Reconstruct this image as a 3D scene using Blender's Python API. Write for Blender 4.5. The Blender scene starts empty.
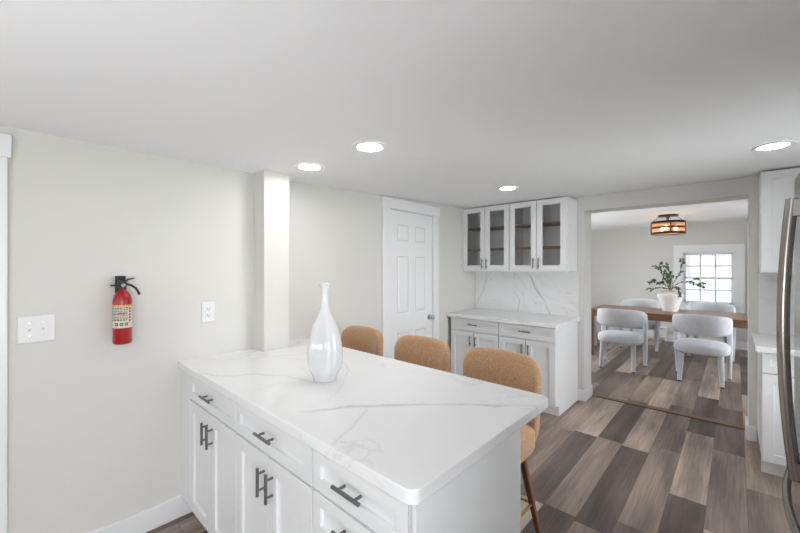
import bpy, bmesh, math, random
from mathutils import Vector, Matrix
random.seed(7)
PI = math.pi
scn = bpy.context.scene
COL = scn.collection

# ------------------------------------------------------------------ camera
cam_d = bpy.data.cameras.new('camera'); cam = bpy.data.objects.new('camera', cam_d); COL.objects.link(cam)
cam_d.sensor_width = 36; cam_d.lens = 362/800*36; cam_d.clip_start = .05
cam.location = (2.403, 0, 1.47); cam.rotation_euler = (PI/2, 0, math.radians(42.782))
scn.camera = cam

# ------------------------------------------------------------------ light
SKY_STRENGTH = 5.6
CAN_STRENGTH = 42.0
BULB_STRENGTH = 14.0
w = bpy.data.worlds.new('world'); scn.world = w; w.use_nodes = True
bg = w.node_tree.nodes['Background']
_t = w.node_tree.nodes.new('ShaderNodeTexCoord'); _s = w.node_tree.nodes.new('ShaderNodeSeparateXYZ'); _m = w.node_tree.nodes.new('ShaderNodeMapRange')
_m.interpolation_type = 'SMOOTHSTEP'
_m.inputs['From Min'].default_value = .45; _m.inputs['From Max'].default_value = .85   # overcast, the bright side of the sky lies behind the camera
_m.inputs['To Min'].default_value = SKY_STRENGTH; _m.inputs['To Max'].default_value = .58
w.node_tree.links.new(_t.outputs['Generated'], _s.inputs[0]); w.node_tree.links.new(_s.outputs[1], _m.inputs['Value']); w.node_tree.links.new(_m.outputs[0], bg.inputs[1])
bg.inputs[0].default_value = (.93, .96, 1.0, 1)
scn.view_settings.view_transform = 'Standard'; scn.view_settings.look = 'None'
scn.view_settings.exposure = 0.72; scn.view_settings.gamma = 1.0; scn.view_settings.use_curve_mapping = False

def portal(name, loc, rot, sx, sy):
    l = bpy.data.lights.new(name, 'AREA'); l.shape = 'RECTANGLE'; l.size = sx; l.size_y = sy
    l.cycles.is_portal = True
    o = bpy.data.objects.new(name, l); COL.objects.link(o); o.location = loc; o.rotation_euler = rot
def soft(name, loc, rot, size, power):   # added fill light aimed at the ceiling, no such lamp in the room
    l = bpy.data.lights.new(name, 'AREA'); l.shape = 'DISK'; l.size = size; l.energy = power; l.color = (.97, .985, 1)
    o = bpy.data.objects.new(name, l); COL.objects.link(o); o.location = loc; o.rotation_euler = rot
soft('added_fill', (2.1, -1.15, 1.25), (PI-.25, 0, 0), 1.0, 17)
soft('added_fill_dining', (-.4, 5.6, 1.5), (PI, 0, 0), .6, 14)
portal('portal_dining', (2.03, 8.83, 1.25), (-PI/2, 0, 0), .74, .96)
portal('portal_dining_side', (3.66, 6.7, 1.1), (0, PI/2, 0), 1.6, 2.2)
portal('portal_kitchen_rear', (1.6, -5.56, 1.4), (PI/2, 0, 0), 1.8, 1.2)
portal('portal_kitchen_side', (3.38, 2.75, 1.2), (0, PI/2, 0), 1.6, 1.4)
portal('portal_kitchen_front', (3.38, -.35, .95), (0, PI/2, 0), 1.7, 1.1)
portal('portal_dining_left', (-1.1, 6.7, 1.1), (0, -PI/2, 0), 1.6, 2.2)

# ------------------------------------------------------------------ materials
def mat(name, col, rough=.5, metal=0.0, spec=.5, coat=0.0, sheen=0.0, trans=0.0, emit=None, es=0.0):
    m = bpy.data.materials.new(name); m.use_nodes = True
    b = m.node_tree.nodes['Principled BSDF']
    b.inputs['Base Color'].default_value = (*col, 1); b.inputs['Roughness'].default_value = rough
    b.inputs['Metallic'].default_value = metal; b.inputs['Specular IOR Level'].default_value = spec
    b.inputs['Coat Weight'].default_value = coat; b.inputs['Sheen Weight'].default_value = sheen
    b.inputs['Transmission Weight'].default_value = trans
    if emit: b.inputs['Emission Color'].default_value = (*emit, 1); b.inputs['Emission Strength'].default_value = es
    return m
def nodes(m): return m.node_tree.nodes, m.node_tree.links, m.node_tree.nodes['Principled BSDF']
def noise(nt, scale, detail=3, rough=.5, vec=None, lk=None):
    n = nt.new('ShaderNodeTexNoise'); n.inputs['Scale'].default_value = scale
    n.inputs['Detail'].default_value = detail; n.inputs['Roughness'].default_value = rough
    if vec is not None: lk.new(vec, n.inputs['Vector'])
    return n
def geo(nt, lk, scale=(1, 1, 1), kind='Object'):
    t = nt.new('ShaderNodeTexCoord'); mp = nt.new('ShaderNodeMapping'); mp.inputs['Scale'].default_value = scale
    lk.new(t.outputs[kind], mp.inputs['Vector']); return mp.outputs['Vector']
def add_bump(m, scale, strength, dist=.001, detail=3, vor=False):
    nt, lk, b = nodes(m); v = geo(nt, lk)
    if vor:
        n = nt.new('ShaderNodeTexVoronoi'); n.inputs['Scale'].default_value = scale; lk.new(v, n.inputs['Vector']); out = n.outputs['Distance']
    else:
        n = noise(nt, scale, detail, .55, v, lk); out = n.outputs['Fac']
    bp = nt.new('ShaderNodeBump'); bp.inputs['Strength'].default_value = strength; bp.inputs['Distance'].default_value = dist
    lk.new(out, bp.inputs['Height']); lk.new(bp.outputs['Normal'], b.inputs['Normal'])
    return m
def ramp(nt, stops, interp='LINEAR'):
    r = nt.new('ShaderNodeValToRGB'); r.color_ramp.interpolation = interp
    e = r.color_ramp.elements
    e[0].position, e[0].color = stops[0][0], (*stops[0][1], 1)
    e[1].position, e[1].color = stops[-1][0], (*stops[-1][1], 1)
    for p, c in stops[1:-1]:
        x = e.new(p); x.color = (*c, 1)
    return r
def speckle(m, c1, c2, scale, detail=4):
    nt, lk, b = nodes(m); v = geo(nt, lk); n = noise(nt, scale, detail, .6, v, lk)
    r = ramp(nt, [(.35, c1), (.65, c2)]); lk.new(n.outputs['Fac'], r.inputs[0]); lk.new(r.outputs[0], b.inputs['Base Color']); return m

M_wall = add_bump(mat('wall_paint', (.715, .704, .672), .75, spec=.25), 90, .12)
M_ceil = add_bump(mat('ceiling_paint', (.92, .92, .93), .85, spec=.2), 70, .12)
M_trim = mat('trim_paint', (.86, .865, .87), .35)
M_cab = mat('cabinet_paint', (.83, .835, .84), .32)
M_cabin = mat('cabinet_interior', (.90, .90, .90), .5)
M_pull = mat('gunmetal', (.20, .20, .205), .36, .8)
M_steel = mat('satin_nickel', (.55, .54, .52), .25, 1)
M_plastic = mat('white_plastic', (.80, .80, .795), .3)
M_slot = mat('dark_slot', (.06, .06, .06), .6)
M_brass = mat('brushed_brass', (.62, .42, .18), .28, 1)
M_black = mat('black_plastic', (.015, .015, .016), .35)
M_iron = mat('oil_rubbed_bronze', (.025, .018, .015), .4, .7)
M_red = mat('red_enamel', (.36, .004, .006), .28, coat=.25)
M_cream = mat('printed_label', (.66, .62, .52), .5)
M_ink = mat('label_ink', (.05, .05, .05), .6)
M_redink = mat('label_red_ink', (.5, .03, .02), .6)
M_orange = mat('label_orange', (.75, .38, .06), .6)
M_ceramic = mat('glazed_ceramic', (.76, .765, .77), .08, coat=.6)
M_vase2 = add_bump(mat('matte_ceramic', (.82, .8, .78), .55), 60, .15)
M_rim = mat('raw_clay', (.62, .5, .38), .7)
M_fridge = mat('dark_stainless', (.42, .43, .45), .07, 1)
M_handle = mat('handle_stainless', (.26, .24, .22), .25, 1)
M_gasket = mat('fridge_gasket', (.03, .03, .035), .5)
M_stem = mat('bark', (.12, .07, .04), .7)
M_heater = mat('heater_enamel', (.82, .82, .81), .4)
M_bulb = mat('warm_bulb', (1, .8, .5), .3, emit=(1, .62, .28), es=BULB_STRENGTH)
M_led = mat('led_diffuser', (1, 1, 1), .4, emit=(1, .99, .975), es=CAN_STRENGTH)
M_rubber = mat('rubber', (.03, .03, .03), .7)

def glass_mat(name, tint=(1, 1, 1), refl=.05):
    m = bpy.data.materials.new(name); m.use_nodes = True; nt = m.node_tree.nodes; lk = m.node_tree.links; nt.clear()
    o = nt.new('ShaderNodeOutputMaterial'); t = nt.new('ShaderNodeBsdfTransparent'); t.inputs[0].default_value = (*tint, 1)
    g = nt.new('ShaderNodeBsdfGlossy'); g.inputs['Roughness'].default_value = .02
    f = nt.new('ShaderNodeFresnel'); f.inputs[0].default_value = 1.45
    mx = nt.new('ShaderNodeMixShader'); lk.new(f.outputs[0], mx.inputs[0]); lk.new(t.outputs[0], mx.inputs[1]); lk.new(g.outputs[0], mx.inputs[2])
    lk.new(mx.outputs[0], o.inputs[0]); return m
M_glass = glass_mat('window_glass'); M_cglass = glass_mat('cabinet_glass', (.96, .97, .97))
M_amber = glass_mat('amber_glass', (1, .86, .72))
def _frost(m):
    nt = m.node_tree.nodes; lk = m.node_tree.links; out = [n for n in nt if n.type == 'OUTPUT_MATERIAL'][0]; mx0 = [n for n in nt if n.type == 'MIX_SHADER'][0]
    tr = nt.new('ShaderNodeBsdfTranslucent'); tr.inputs[0].default_value = (1, .72, .55, 1); df = nt.new('ShaderNodeBsdfDiffuse'); df.inputs[0].default_value = (.85, .6, .48, 1)
    a = nt.new('ShaderNodeMixShader'); a.inputs[0].default_value = .5; lk.new(tr.outputs[0], a.inputs[1]); lk.new(df.outputs[0], a.inputs[2])
    b = nt.new('ShaderNodeMixShader'); b.inputs[0].default_value = .45; lk.new(mx0.outputs[0], b.inputs[1]); lk.new(a.outputs[0], b.inputs[2]); lk.new(b.outputs[0], out.inputs[0])
_frost(M_amber)

def wood(name, c1, c2, scale=(2, 30, 30), rough=.4):
    m = mat(name, c1, rough); nt, lk, b = nodes(m); v = geo(nt, lk, scale)
    n = noise(nt, 1.5, 5, .6, v, lk); n.inputs['Distortion'].default_value = .6
    r = ramp(nt, [(.3, c1), (.7, c2)]); lk.new(n.outputs['Fac'], r.inputs[0]); lk.new(r.outputs[0], b.inputs['Base Color']); return m
M_table = wood('table_wood', (.15, .068, .030), (.25, .12, .06), (1.5, 22, 22), .3)
M_shelf = wood('shelf_wood', (.30, .165, .08), (.44, .26, .14), (3, 30, 30), .5)
M_walnut = wood('stool_walnut', (.13, .06, .025), (.22, .11, .05), (40, 40, 3), .35)
M_thresh = wood('threshold_wood', (.13, .07, .042), (.20, .115, .07), (3, 60, 60), .35)

M_tweed = mat('camel_tweed', (.5, .27, .12), .85, spec=.2, sheen=.35)
speckle(M_tweed, (.36, .20, .105), (.68, .43, .25), 220); add_bump(M_tweed, 420, .35, .0015)
M_boucle = mat('white_boucle', (.78, .79, .80), .95, spec=.15, sheen=.3)
speckle(M_boucle, (.54, .565, .60), (.76, .785, .82), 120); add_bump(M_boucle, 130, .6, .004, vor=True)
M_leaf = mat('leaf_green', (.05, .12, .04), .45); speckle(M_leaf, (.02, .065, .02), (.11, .22, .07), 40, 2)

def marble(name, base, vein, veins, axes=(0, 1), warp=.085, rough=.14, fine=.25, fscale=1.4):
    """pale stone; each vein is (width, strength, polyline) in object space, warped by noise so it wanders"""
    m = mat(name, base, rough, spec=.5); nt, lk, b = nodes(m); v = geo(nt, lk)
    def mth(op, a, bb=None, c=None, clamp=False):
        n = nt.new('ShaderNodeMath'); n.operation = op; n.use_clamp = clamp
        for i, q in enumerate((a, bb, c)):
            if q is None: continue
            if isinstance(q, (int, float)): n.inputs[i].default_value = q
            else: lk.new(q, n.inputs[i])
        return n.outputs[0]
    n1 = noise(nt, 5, 5, .6, v, lk); wv = nt.new('ShaderNodeVectorMath'); wv.operation = 'MULTIPLY_ADD'; wv.inputs[1].default_value = (warp, warp, warp)
    sb = nt.new('ShaderNodeVectorMath'); sb.operation = 'SUBTRACT'; sb.inputs[1].default_value = (.5, .5, .5); lk.new(n1.outputs['Color'], sb.inputs[0])
    lk.new(sb.outputs[0], wv.inputs[0]); lk.new(v, wv.inputs[2]); sp = nt.new('ShaderNodeSeparateXYZ'); lk.new(wv.outputs[0], sp.inputs[0])
    U, W = sp.outputs[axes[0]], sp.outputs[axes[1]]; acc = None
    for wd, stn, pts in veins:
        dmin = None
        for (x0, y0), (x1, y1) in zip(pts, pts[1:]):
            dx, dy = x1-x0, y1-y0; l2 = dx*dx+dy*dy
            px, py = mth('SUBTRACT', U, x0), mth('SUBTRACT', W, y0)
            h = mth('MULTIPLY_ADD', px, dx/l2, mth('MULTIPLY', py, dy/l2)); h = mth('ADD', h, 0.0, clamp=True)
            ex = mth('MULTIPLY_ADD', h, -dx, px); ey = mth('MULTIPLY_ADD', h, -dy, py)
            d = mth('SQRT', mth('MULTIPLY_ADD', ex, ex, mth('MULTIPLY', ey, ey))); dmin = d if dmin is None else mth('MINIMUM', dmin, d)
        q = mth('SUBTRACT', 1.0, mth('DIVIDE', dmin, wd), clamp=True); q = mth('MULTIPLY', mth('POWER', q, 1.6), stn); acc = q if acc is None else mth('MAXIMUM', acc, q)
    k = noise(nt, 7, 3, .5, v, lk); kr = ramp(nt, [(.35, (.35, .35, .35)), (.6, (1, 1, 1))]); lk.new(k.outputs['Fac'], kr.inputs[0]); acc = mth('MULTIPLY', acc, kr.outputs[0])
    f = noise(nt, fscale, 6, .55, wv.outputs[0], lk); f.inputs['Distortion'].default_value = .8
    r = ramp(nt, [(0, (1, 1, 1)), (.012, (0, 0, 0))]); lk.new(mth('ABSOLUTE', mth('SUBTRACT', f.outputs['Fac'], .5)), r.inputs[0])
    acc = mth('MAXIMUM', acc, mth('MULTIPLY', mth('MULTIPLY', r.outputs[0], kr.outputs[0]), fine), clamp=True)
    mx = nt.new('ShaderNodeMix'); mx.data_type = 'RGBA'; mx.inputs['A'].default_value = (*base, 1); mx.inputs['B'].default_value = (*vein, 1)
    lk.new(acc, mx.inputs['Factor']); lk.new(mx.outputs['Result'], b.inputs['Base Color']); return m
VQ = [(.024, .62, [(1.17, .76), (1.24, .85), (1.29, .92), (1.41, 1.06), (1.53, 1.17), (1.61, 1.26), (1.71, 1.31), (1.83, 1.42)]),
      (.016, .45, [(.34, .68), (.45, .70), (.54, .76), (.58, .87), (.73, .96), (.97, 1.0)]), (.014, .32, [(1.34, .97), (1.43, .80), (1.49, .70)]),
      (.009, .35, [(.49, 1.46), (.91, 1.22), (1.04, 1.06), (1.17, .91)]), (.010, .4, [(.05, .80), (.20, .92), (.30, 1.10), (.52, 1.18)])]
VS = [(.020, .95, [(.51, 1.43), (.62, 1.33), (.66, 1.22), (.77, 1.08), (.84, .90)]), (.014, .7, [(-.16, .94), (-.02, 1.16), (.01, 1.29), (.1, 1.42)]),
      (.012, .7, [(.40, 1.15), (.47, 1.07), (.44, .90)]), (.009, .45, [(.21, 1.42), (.32, 1.26)]), (.009, .45, [(.38, 1.42), (.56, 1.21)]), (.008, .3, [(.75, 1.42), (.95, 1.2), (1.12, 1.02)])]
M_quartz = marble('white_quartz', (.86, .862, .868), (.46, .45, .44), VQ, fine=.22)
M_splash = marble('veined_slab', (.84, .84, .845), (.50, .50, .505), VS, (0, 2), .06, fine=.4, fscale=2.2)

def floor_mat():
    m = mat('vinyl_planks', (.3, .25, .2), .42, spec=.4); nt, lk, b = nodes(m)
    t = nt.new('ShaderNodeTexCoord'); sp = nt.new('ShaderNodeSeparateXYZ'); lk.new(t.outputs['Object'], sp.inputs[0])
    def mth(op, a, bb=None, c=None):
        n = nt.new('ShaderNodeMath'); n.operation = op
        for i, q in enumerate((a, bb, c)):
            if q is None: continue
            if isinstance(q, (int, float)): n.inputs[i].default_value = q
            else: lk.new(q, n.inputs[i])
        return n.outputs[0]
    xs = mth('DIVIDE', mth('SUBTRACT', sp.outputs[0], 1.904-.185*20), .185); row = mth('FLOOR', xs); fx = mth('FRACT', xs)
    wn = nt.new('ShaderNodeTexWhiteNoise'); wn.noise_dimensions = '1D'; lk.new(row, wn.inputs['W'])
    ys = mth('ADD', mth('DIVIDE', sp.outputs[1], 1.2), mth('MULTIPLY', wn.outputs['Value'], 5.0)); pl = mth('FLOOR', ys); fy = mth('FRACT', ys)
    cb = nt.new('ShaderNodeCombineXYZ'); lk.new(row, cb.inputs[0]); lk.new(pl, cb.inputs[1])
    w2 = nt.new('ShaderNodeTexWhiteNoise'); w2.noise_dimensions = '2D'; lk.new(cb.outputs[0], w2.inputs['Vector'])
    tone = ramp(nt, [(0, (.100, .076, .066)), (.3, (.155, .122, .107)), (.55, (.235, .188, .160)), (.78, (.34, .274, .228)), (1, (.45, .366, .305))]); lk.new(w2.outputs['Value'], tone.inputs[0])
    # grain, shifted per plank
    off = nt.new('ShaderNodeVectorMath'); off.operation = 'MULTIPLY_ADD'; lk.new(w2.outputs['Color'], off.inputs[0]); off.inputs[1].default_value = (7, 7, 7); lk.new(t.outputs['Object'], off.inputs[2])
    mp = nt.new('ShaderNodeMapping'); mp.inputs['Scale'].default_value = (34, 1.3, 1); lk.new(off.outputs[0], mp.inputs['Vector'])
    g = noise(nt, 1.6, 6, .62, mp.outputs[0], lk); g.inputs['Distortion'].default_value = 1.0
    mp2 = nt.new('ShaderNodeMapping'); mp2.inputs['Scale'].default_value = (5, .7, 1); lk.new(off.outputs[0], mp2.inputs['Vector'])
    g2 = noise(nt, 1.5, 3, .5, mp2.outputs[0], lk)
    gr = ramp(nt, [(.32, (.72, .71, .71)), (.5, (1, .99, .98)), (.68, (1.18, 1.16, 1.14))]); lk.new(g.outputs['Fac'], gr.inputs[0])
    gr2 = ramp(nt, [(.34, (.62, .62, .63)), (.66, (1.34, 1.31, 1.28))]); lk.new(g2.outputs['Fac'], gr2.inputs[0])
    def mul(a, bb, f=1.0):
        x = nt.new('ShaderNodeMix'); x.data_type = 'RGBA'; x.blend_type = 'MULTIPLY'; x.inputs['Factor'].default_value = f
        lk.new(a, x.inputs['A']); lk.new(bb, x.inputs['B']); return x.outputs['Result']
    c = mul(mul(tone.outputs[0], gr.outputs[0]), gr2.outputs[0])
    ex = mth('MINIMUM', fx, mth('SUBTRACT', 1.0, fx)); ey = mth('MULTIPLY', mth('MINIMUM', fy, mth('SUBTRACT', 1.0, fy)), 6.5)
    e = mth('MINIMUM', ex, ey); er = ramp(nt, [(0, (.45, .43, .42)), (.012, (1, 1, 1))]); lk.new(e, er.inputs[0])
    c = mul(c, er.outputs[0]); lk.new(c, b.inputs['Base Color'])
    bp = nt.new('ShaderNodeBump'); bp.inputs['Strength'].default_value = .15; bp.inputs['Distance'].default_value = .001; lk.new(g.outputs['Fac'], bp.inputs['Height']); lk.new(bp.outputs[0], b.inputs['Normal'])
    return m
M_floor = floor_mat()

# ------------------------------------------------------------------ mesh helpers
def B(): return bmesh.new()
def box(bm, x0, x1, y0, y1, z0, z1):
    v = [bm.verts.new((x, y, z)) for z in (z0, z1) for y in (y0, y1) for x in (x0, x1)]
    for f in ((0, 2, 3, 1), (4, 5, 7, 6), (0, 1, 5, 4), (2, 6, 7, 3), (0, 4, 6, 2), (1, 3, 7, 5)): bm.faces.new([v[i] for i in f])
    return bm
def prism(bm, pts, z0, z1):
    a = [bm.verts.new((x, y, z0)) for x, y in pts]; b = [bm.verts.new((x, y, z1)) for x, y in pts]
    n = len(pts); bm.faces.new(a[::-1]); bm.faces.new(b)
    for i in range(n): bm.faces.new((a[i], a[(i+1) % n], b[(i+1) % n], b[i]))
    return bm
def loft(bm, rings, cap=True, closed=True):
    vs = [[bm.verts.new(p) for p in r] for r in rings]
    n = len(vs[0])
    for a, b in zip(vs, vs[1:]):
        for i in range(n if closed else n-1): bm.faces.new((a[i], a[(i+1) % n], b[(i+1) % n], b[i]))
    if cap: bm.faces.new(vs[0][::-1]); bm.faces.new(vs[-1])
    return bm
def frame_of(d):
    d = Vector(d).normalized(); u = Vector((0, 0, 1)) if abs(d.z) < .9 else Vector((1, 0, 0))
    a = d.cross(u).normalized(); return a, d.cross(a).normalized()
def tube(bm, pts, r, n=12, cap=True):
    pts = [Vector(p) for p in pts]; rs = r if isinstance(r, (list, tuple)) else [r]*len(pts)
    rings = []; a = b = None
    for i, p in enumerate(pts):
        d = (pts[min(i+1, len(pts)-1)] - pts[max(i-1, 0)]).normalized()
        if a is None: a, b = frame_of(d)
        else: a = (a - d*a.dot(d)).normalized(); b = d.cross(a)
        rings.append([p + (a*math.cos(2*PI*k/n) + b*math.sin(2*PI*k/n))*rs[i] for k in range(n)])
    return loft(bm, rings, cap)
def lathe(bm, prof, n=40, cx=0, cy=0, cap=True, axis='z'):
    rings = []
    for r, z in prof:
        ring = []
        for k in range(n):
            a = 2*PI*k/n; c, s = r*math.cos(a), r*math.sin(a)
            ring.append((cx+c, cy+s, z) if axis == 'z' else ((cx+z, cy+c, s) if axis == 'x' else (cx+c, z, cy+s)))
        rings.append(ring)
    return loft(bm, rings, cap)
def sbox(bm, cx, cy, cz, hx, hy, hz, e1=.35, e2=.45, nu=24, nv=48):
    def f(c, e): return math.copysign(abs(c)**e, c)
    rings = []
    for i in range(1, nu):
        t = -PI/2 + PI*i/nu
        rings.append([(cx+hx*f(math.cos(t), e1)*f(math.cos(2*PI*k/nv), e2), cy+hy*f(math.cos(t), e1)*f(math.sin(2*PI*k/nv), e2), cz+hz*f(math.sin(t), e1)) for k in range(nv)])
    return loft(bm, rings)
def obj(name, bm, m, parent=None, bevel=0, smooth=False, loc=None, rot=None, seg=2):
    bmesh.ops.recalc_face_normals(bm, faces=bm.faces)
    me = bpy.data.meshes.new(name); bm.to_mesh(me); bm.free()
    for mm in (m if isinstance(m, (list, tuple)) else [m]): me.materials.append(mm)
    if smooth:
        me.polygons.foreach_set('use_smooth', [True]*len(me.polygons))
        if smooth == 'auto': me.set_sharp_from_angle(angle=math.radians(40))
    o = bpy.data.objects.new(name, me); COL.objects.link(o)
    if parent: o.parent = parent
    if loc: o.location = loc
    if rot: o.rotation_euler = rot
    if bevel:
        b = o.modifiers.new('bevel', 'BEVEL'); b.width = bevel; b.segments = seg; b.limit_method = 'ANGLE'; b.angle_limit = math.radians(40)
    return o
def tag(o, label=None, cat=None, group=None, kind=None):
    if label: o['label'] = label
    if cat: o['category'] = cat
    if group: o['group'] = group
    if kind: o['kind'] = kind
    return o
def thing(name, label, cat, loc=(0, 0, 0), rz=0, group=None):
    o = bpy.data.objects.new(name, None); COL.objects.link(o); o.location = loc; o.rotation_euler = (0, 0, rz); o.empty_display_size = .1
    return tag(o, label, cat, group)
def struct(name, bm, m, label=None, **k):
    o = obj(name, bm, m, **k); o['kind'] = 'structure'
    if label: o['label'] = label
    return o
def sempty(name, loc=(0, 0, 0), rz=0, label=None):
    o = bpy.data.objects.new(name, None); COL.objects.link(o); o.location = loc; o.rotation_euler = (0, 0, rz); o['kind'] = 'structure'
    if label: o['label'] = label
    return o
def dup(root, loc, rz, label, name=None):
    def cp(o, p):
        c = o.copy(); COL.objects.link(c); c.parent = p
        for ch in list(o.children): cp(ch, c)
        return c
    r = cp(root, None); r.location = loc; r.rotation_euler = (0, 0, rz); r['label'] = label
    return r

# ------------------------------------------------------------------ the setting
CZ = [(-5.7, 2.10), (.9, 2.10), (1.5, 2.112), (2.3, 2.148), (3.3, 2.186), (3.9, 2.205), (4.27, 2.235)]
def cz(y):
    for (a, za), (b, zb) in zip(CZ, CZ[1:]):
        if y <= b: return za + (zb-za)*(y-a)/(b-a)
    return CZ[-1][1]
WS, WY0, WX0 = .0355, 1.30, -.05
def wx(y): return WX0 - WS*(y-WY0)

struct('floor', box(B(), -1.2, 3.9, -5.7, 9.0, -.1, 0), M_floor, 'grey brown wood-look plank floor running through both rooms')
bm = B()
ys = [-5.7 + i*(9.96/80) for i in range(81)]
loft(bm, [[(-.35, y, cz(y)), (3.5, y, cz(y)), (3.5, y, cz(y)+.12), (-.35, y, cz(y)+.12)] for y in ys])
struct('ceiling', bm, M_ceil, 'white low kitchen ceiling, slightly uneven')
struct('ceiling_dining', box(B(), -1.2, 3.8, 4.40, 9.0, 2.27, 2.4), M_ceil, 'white ceiling of the dining room')
def wall_with_hole(axis, a0, a1, b0, b1, z0, z1, h):
    """axis x: wall runs along x at y in (b0,b1); h=(lo,hi,zlo,zhi)"""
    bm = B()
    def bb(p0, p1, q0, q1):
        if axis == 'x': box(bm, p0, p1, b0, b1, q0, q1)
        else: box(bm, b0, b1, p0, p1, q0, q1)
    bb(a0, h[0], z0, z1); bb(h[1], a1, z0, z1)
    if h[2] > z0: bb(h[0], h[1], z0, h[2])
    bb(h[0], h[1], h[3], z1)
    return bm
struct('wall_left', box(B(), -.15, 0, -5.65, 1.14, 0, 2.25), M_wall, 'pale greige wall carrying the extinguisher and switches')
y0, y1 = 1.31, 4.262
struct('wall_left_far', prism(B(), [(-.25, 1.14), (-.25, 4.262), (wx(4.262), 4.262), (wx(y0), y0), (wx(y0), 1.14)], 0, 2.3), M_wall, 'pale greige wall with the six-panel door')
struct('wall_column', box(B(), -.049, .142, 1.1345, 1.318, 0, 2.2), M_wall, 'square greige column rising from the peninsula worktop', bevel=.003)
OX0, OX1, OT = 1.195, 2.487, 2.078
struct('wall_back', wall_with_hole('x', -1.15, 3.75, 4.262, 4.53, 0, 2.36, (OX0, OX1, 0, OT)), M_wall, 'wall with the wide opening to the dining room')
struct('wall_right_front', wall_with_hole('y', -5.65, .6, 3.33, 3.45, 0, 2.3, (-.9, .2, .1, 1.8)), M_wall)
struct('wall_right', wall_with_hole('y', .6, 4.262, 3.33, 3.45, 0, 2.3, (2.05, 3.45, .4, 2.0)), M_wall)
struct('wall_rear', wall_with_hole('x', -.15, 3.45, -5.65, -5.53, 0, 2.3, (.7, 2.5, .83, 2.03)), M_wall)
struct('wall_dining_left', wall_with_hole('y', 4.53, 8.95, -1.15, -1.03, 0, 2.36, (5.6, 7.8, .3, 1.9)), M_wall)
struct('wall_dining_right', wall_with_hole('y', 4.53, 8.95, 3.6, 3.72, 0, 2.36, (5.6, 7.8, .3, 1.9)), M_wall)
WX = (1.655, 2.405, .765, 1.745)
struct('wall_dining_far', wall_with_hole('x', -1.03, 3.6, 8.8, 8.95, 0, 2.36, WX), M_wall, 'far dining room wall with the window')

def bboard(name, bm, label=None): return struct(name, bm, M_trim, label, bevel=.004)
bboard('baseboard_left', box(B(), 0, .018, -.115+.115, .76, 0, .125))
bm = B(); box(bm, 1.135, OX0+.016, 4.246, 4.262, 0, .12); box(bm, OX0, OX0+.016, 4.262, 4.53, 0, .12); bboard('baseboard_back', bm, 'white baseboard wrapping the left side of the opening')
bm = B(); box(bm, OX1-.016, 2.538, 4.246, 4.262, 0, .12); box(bm, OX1-.016, OX1, 4.262, 4.53, 0, .12); bboard('baseboard_back_right', bm, 'white baseboard wrapping the right side of the opening')
bboard('baseboard_dining', box(B(), 1.43, 3.6, 8.784, 8.8, 0, .14))
bboard('baseboard_column', box(B(), wx(2.4), wx(1.4)+.012, 1.33, 2.41, 0, .12))
struct('trim_1', box(B(), OX0+.016, OX1-.016, 4.49, 4.575, 0, .012), M_thresh, 'dark brown wood threshold strip across the opening', bevel=.004)

# windows
def window(name, x0, x1, z0, z1, cas, label, rows=2, cols=3, sashes=2, loc=(0, 0, 0), rz=0, sill=True):
    """local: window in the xz plane, room side towards -y, wall face at y=0, wall .15 thick"""
    r = sempty(name, loc, rz, label)
    bm = B()   # casing, mitred boards on the wall face
    box(bm, x0-cas, x0+.004, -.02, 0, z0-cas*.9, z1+cas); box(bm, x1-.004, x1+cas, -.02, 0, z0-cas*.9, z1+cas)
    box(bm, x0, x1, -.02, 0, z1-.004, z1+cas); box(bm, x0, x1, -.02, 0, z0-cas*.9, z0+.004)
    obj('window_casing', bm, M_trim, r, bevel=.003)
    if sill: obj('window_sill', box(B(), x0-.02, x1+.02, -.05, .04, z0-.02, z0+.004), M_trim, r, bevel=.004)
    bm = B(); t = .022
    box(bm, x0, x0+t, 0, .13, z0, z1); box(bm, x1-t, x1, 0, .13, z0, z1); box(bm, x0, x1, 0, .13, z1-t, z1); box(bm, x0, x1, .04, .13, z0, z0+t)
    obj('window_frame', bm, M_trim, r, bevel=.002)
    X0, X1, Z0, Z1 = x0+t, x1-t, z0+t, z1-t; zm = (Z0+Z1)/2
    for k in range(sashes):
        a, b_ = (Z0, zm+.018) if k == 0 else (zm-.018, Z1)
        if sashes == 1: a, b_ = Z0, Z1
        y = .045 if k == 0 else .075; s = .03; bm = B()
        box(bm, X0, X0+s, y, y+.03, a, b_); box(bm, X1-s, X1, y, y+.03, a, b_); box(bm, X0, X1, y, y+.03, a, a+s); box(bm, X0, X1, y, y+.03, b_-s, b_)
        sa = obj('sash', bm, M_trim, r, bevel=.002)
        bm = B(); gx0, gx1, gz0, gz1 = X0+s, X1-s, a+s, b_-s
        for c in range(1, cols):
            xx = gx0+(gx1-gx0)*c/cols; box(bm, xx-.011, xx+.011, y+.006, y+.024, gz0-.003, gz1+.003)
        for q in range(1, rows):
            zz = gz0+(gz1-gz0)*q/rows; box(bm, gx0-.003, gx1+.003, y+.006, y+.024, zz-.011, zz+.011)
        obj('muntins', bm, M_trim, sa)
        obj('glass', box(B(), gx0-.002, gx1+.002, y+.013, y+.017, gz0-.002, gz1+.002), M_glass, sa)
    return r
window('window_1', *WX, .13, 'white double-hung window with twelve panes above the dining table', loc=(0, 8.8, 0))
window('added_window_2', -.9, .9, .83, 2.03, .06, None, rows=1, cols=3, sashes=1, loc=(1.6, -5.53, 0), rz=PI, sill=False)  # unseen window, added to let daylight in from behind the camera
window('added_window_6', -.55, .55, .1, 1.8, .06, None, rows=1, cols=2, sashes=1, loc=(3.33, -.35, 0), rz=-PI/2, sill=False)  # added window out of view, lights the open end of the peninsula
window('added_window_3', -.7, .7, .4, 2.0, .06, None, rows=1, cols=2, sashes=1, loc=(3.33, 2.75, 0), rz=-PI/2, sill=False)  # unseen window added to bring daylight to the far kitchen
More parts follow.
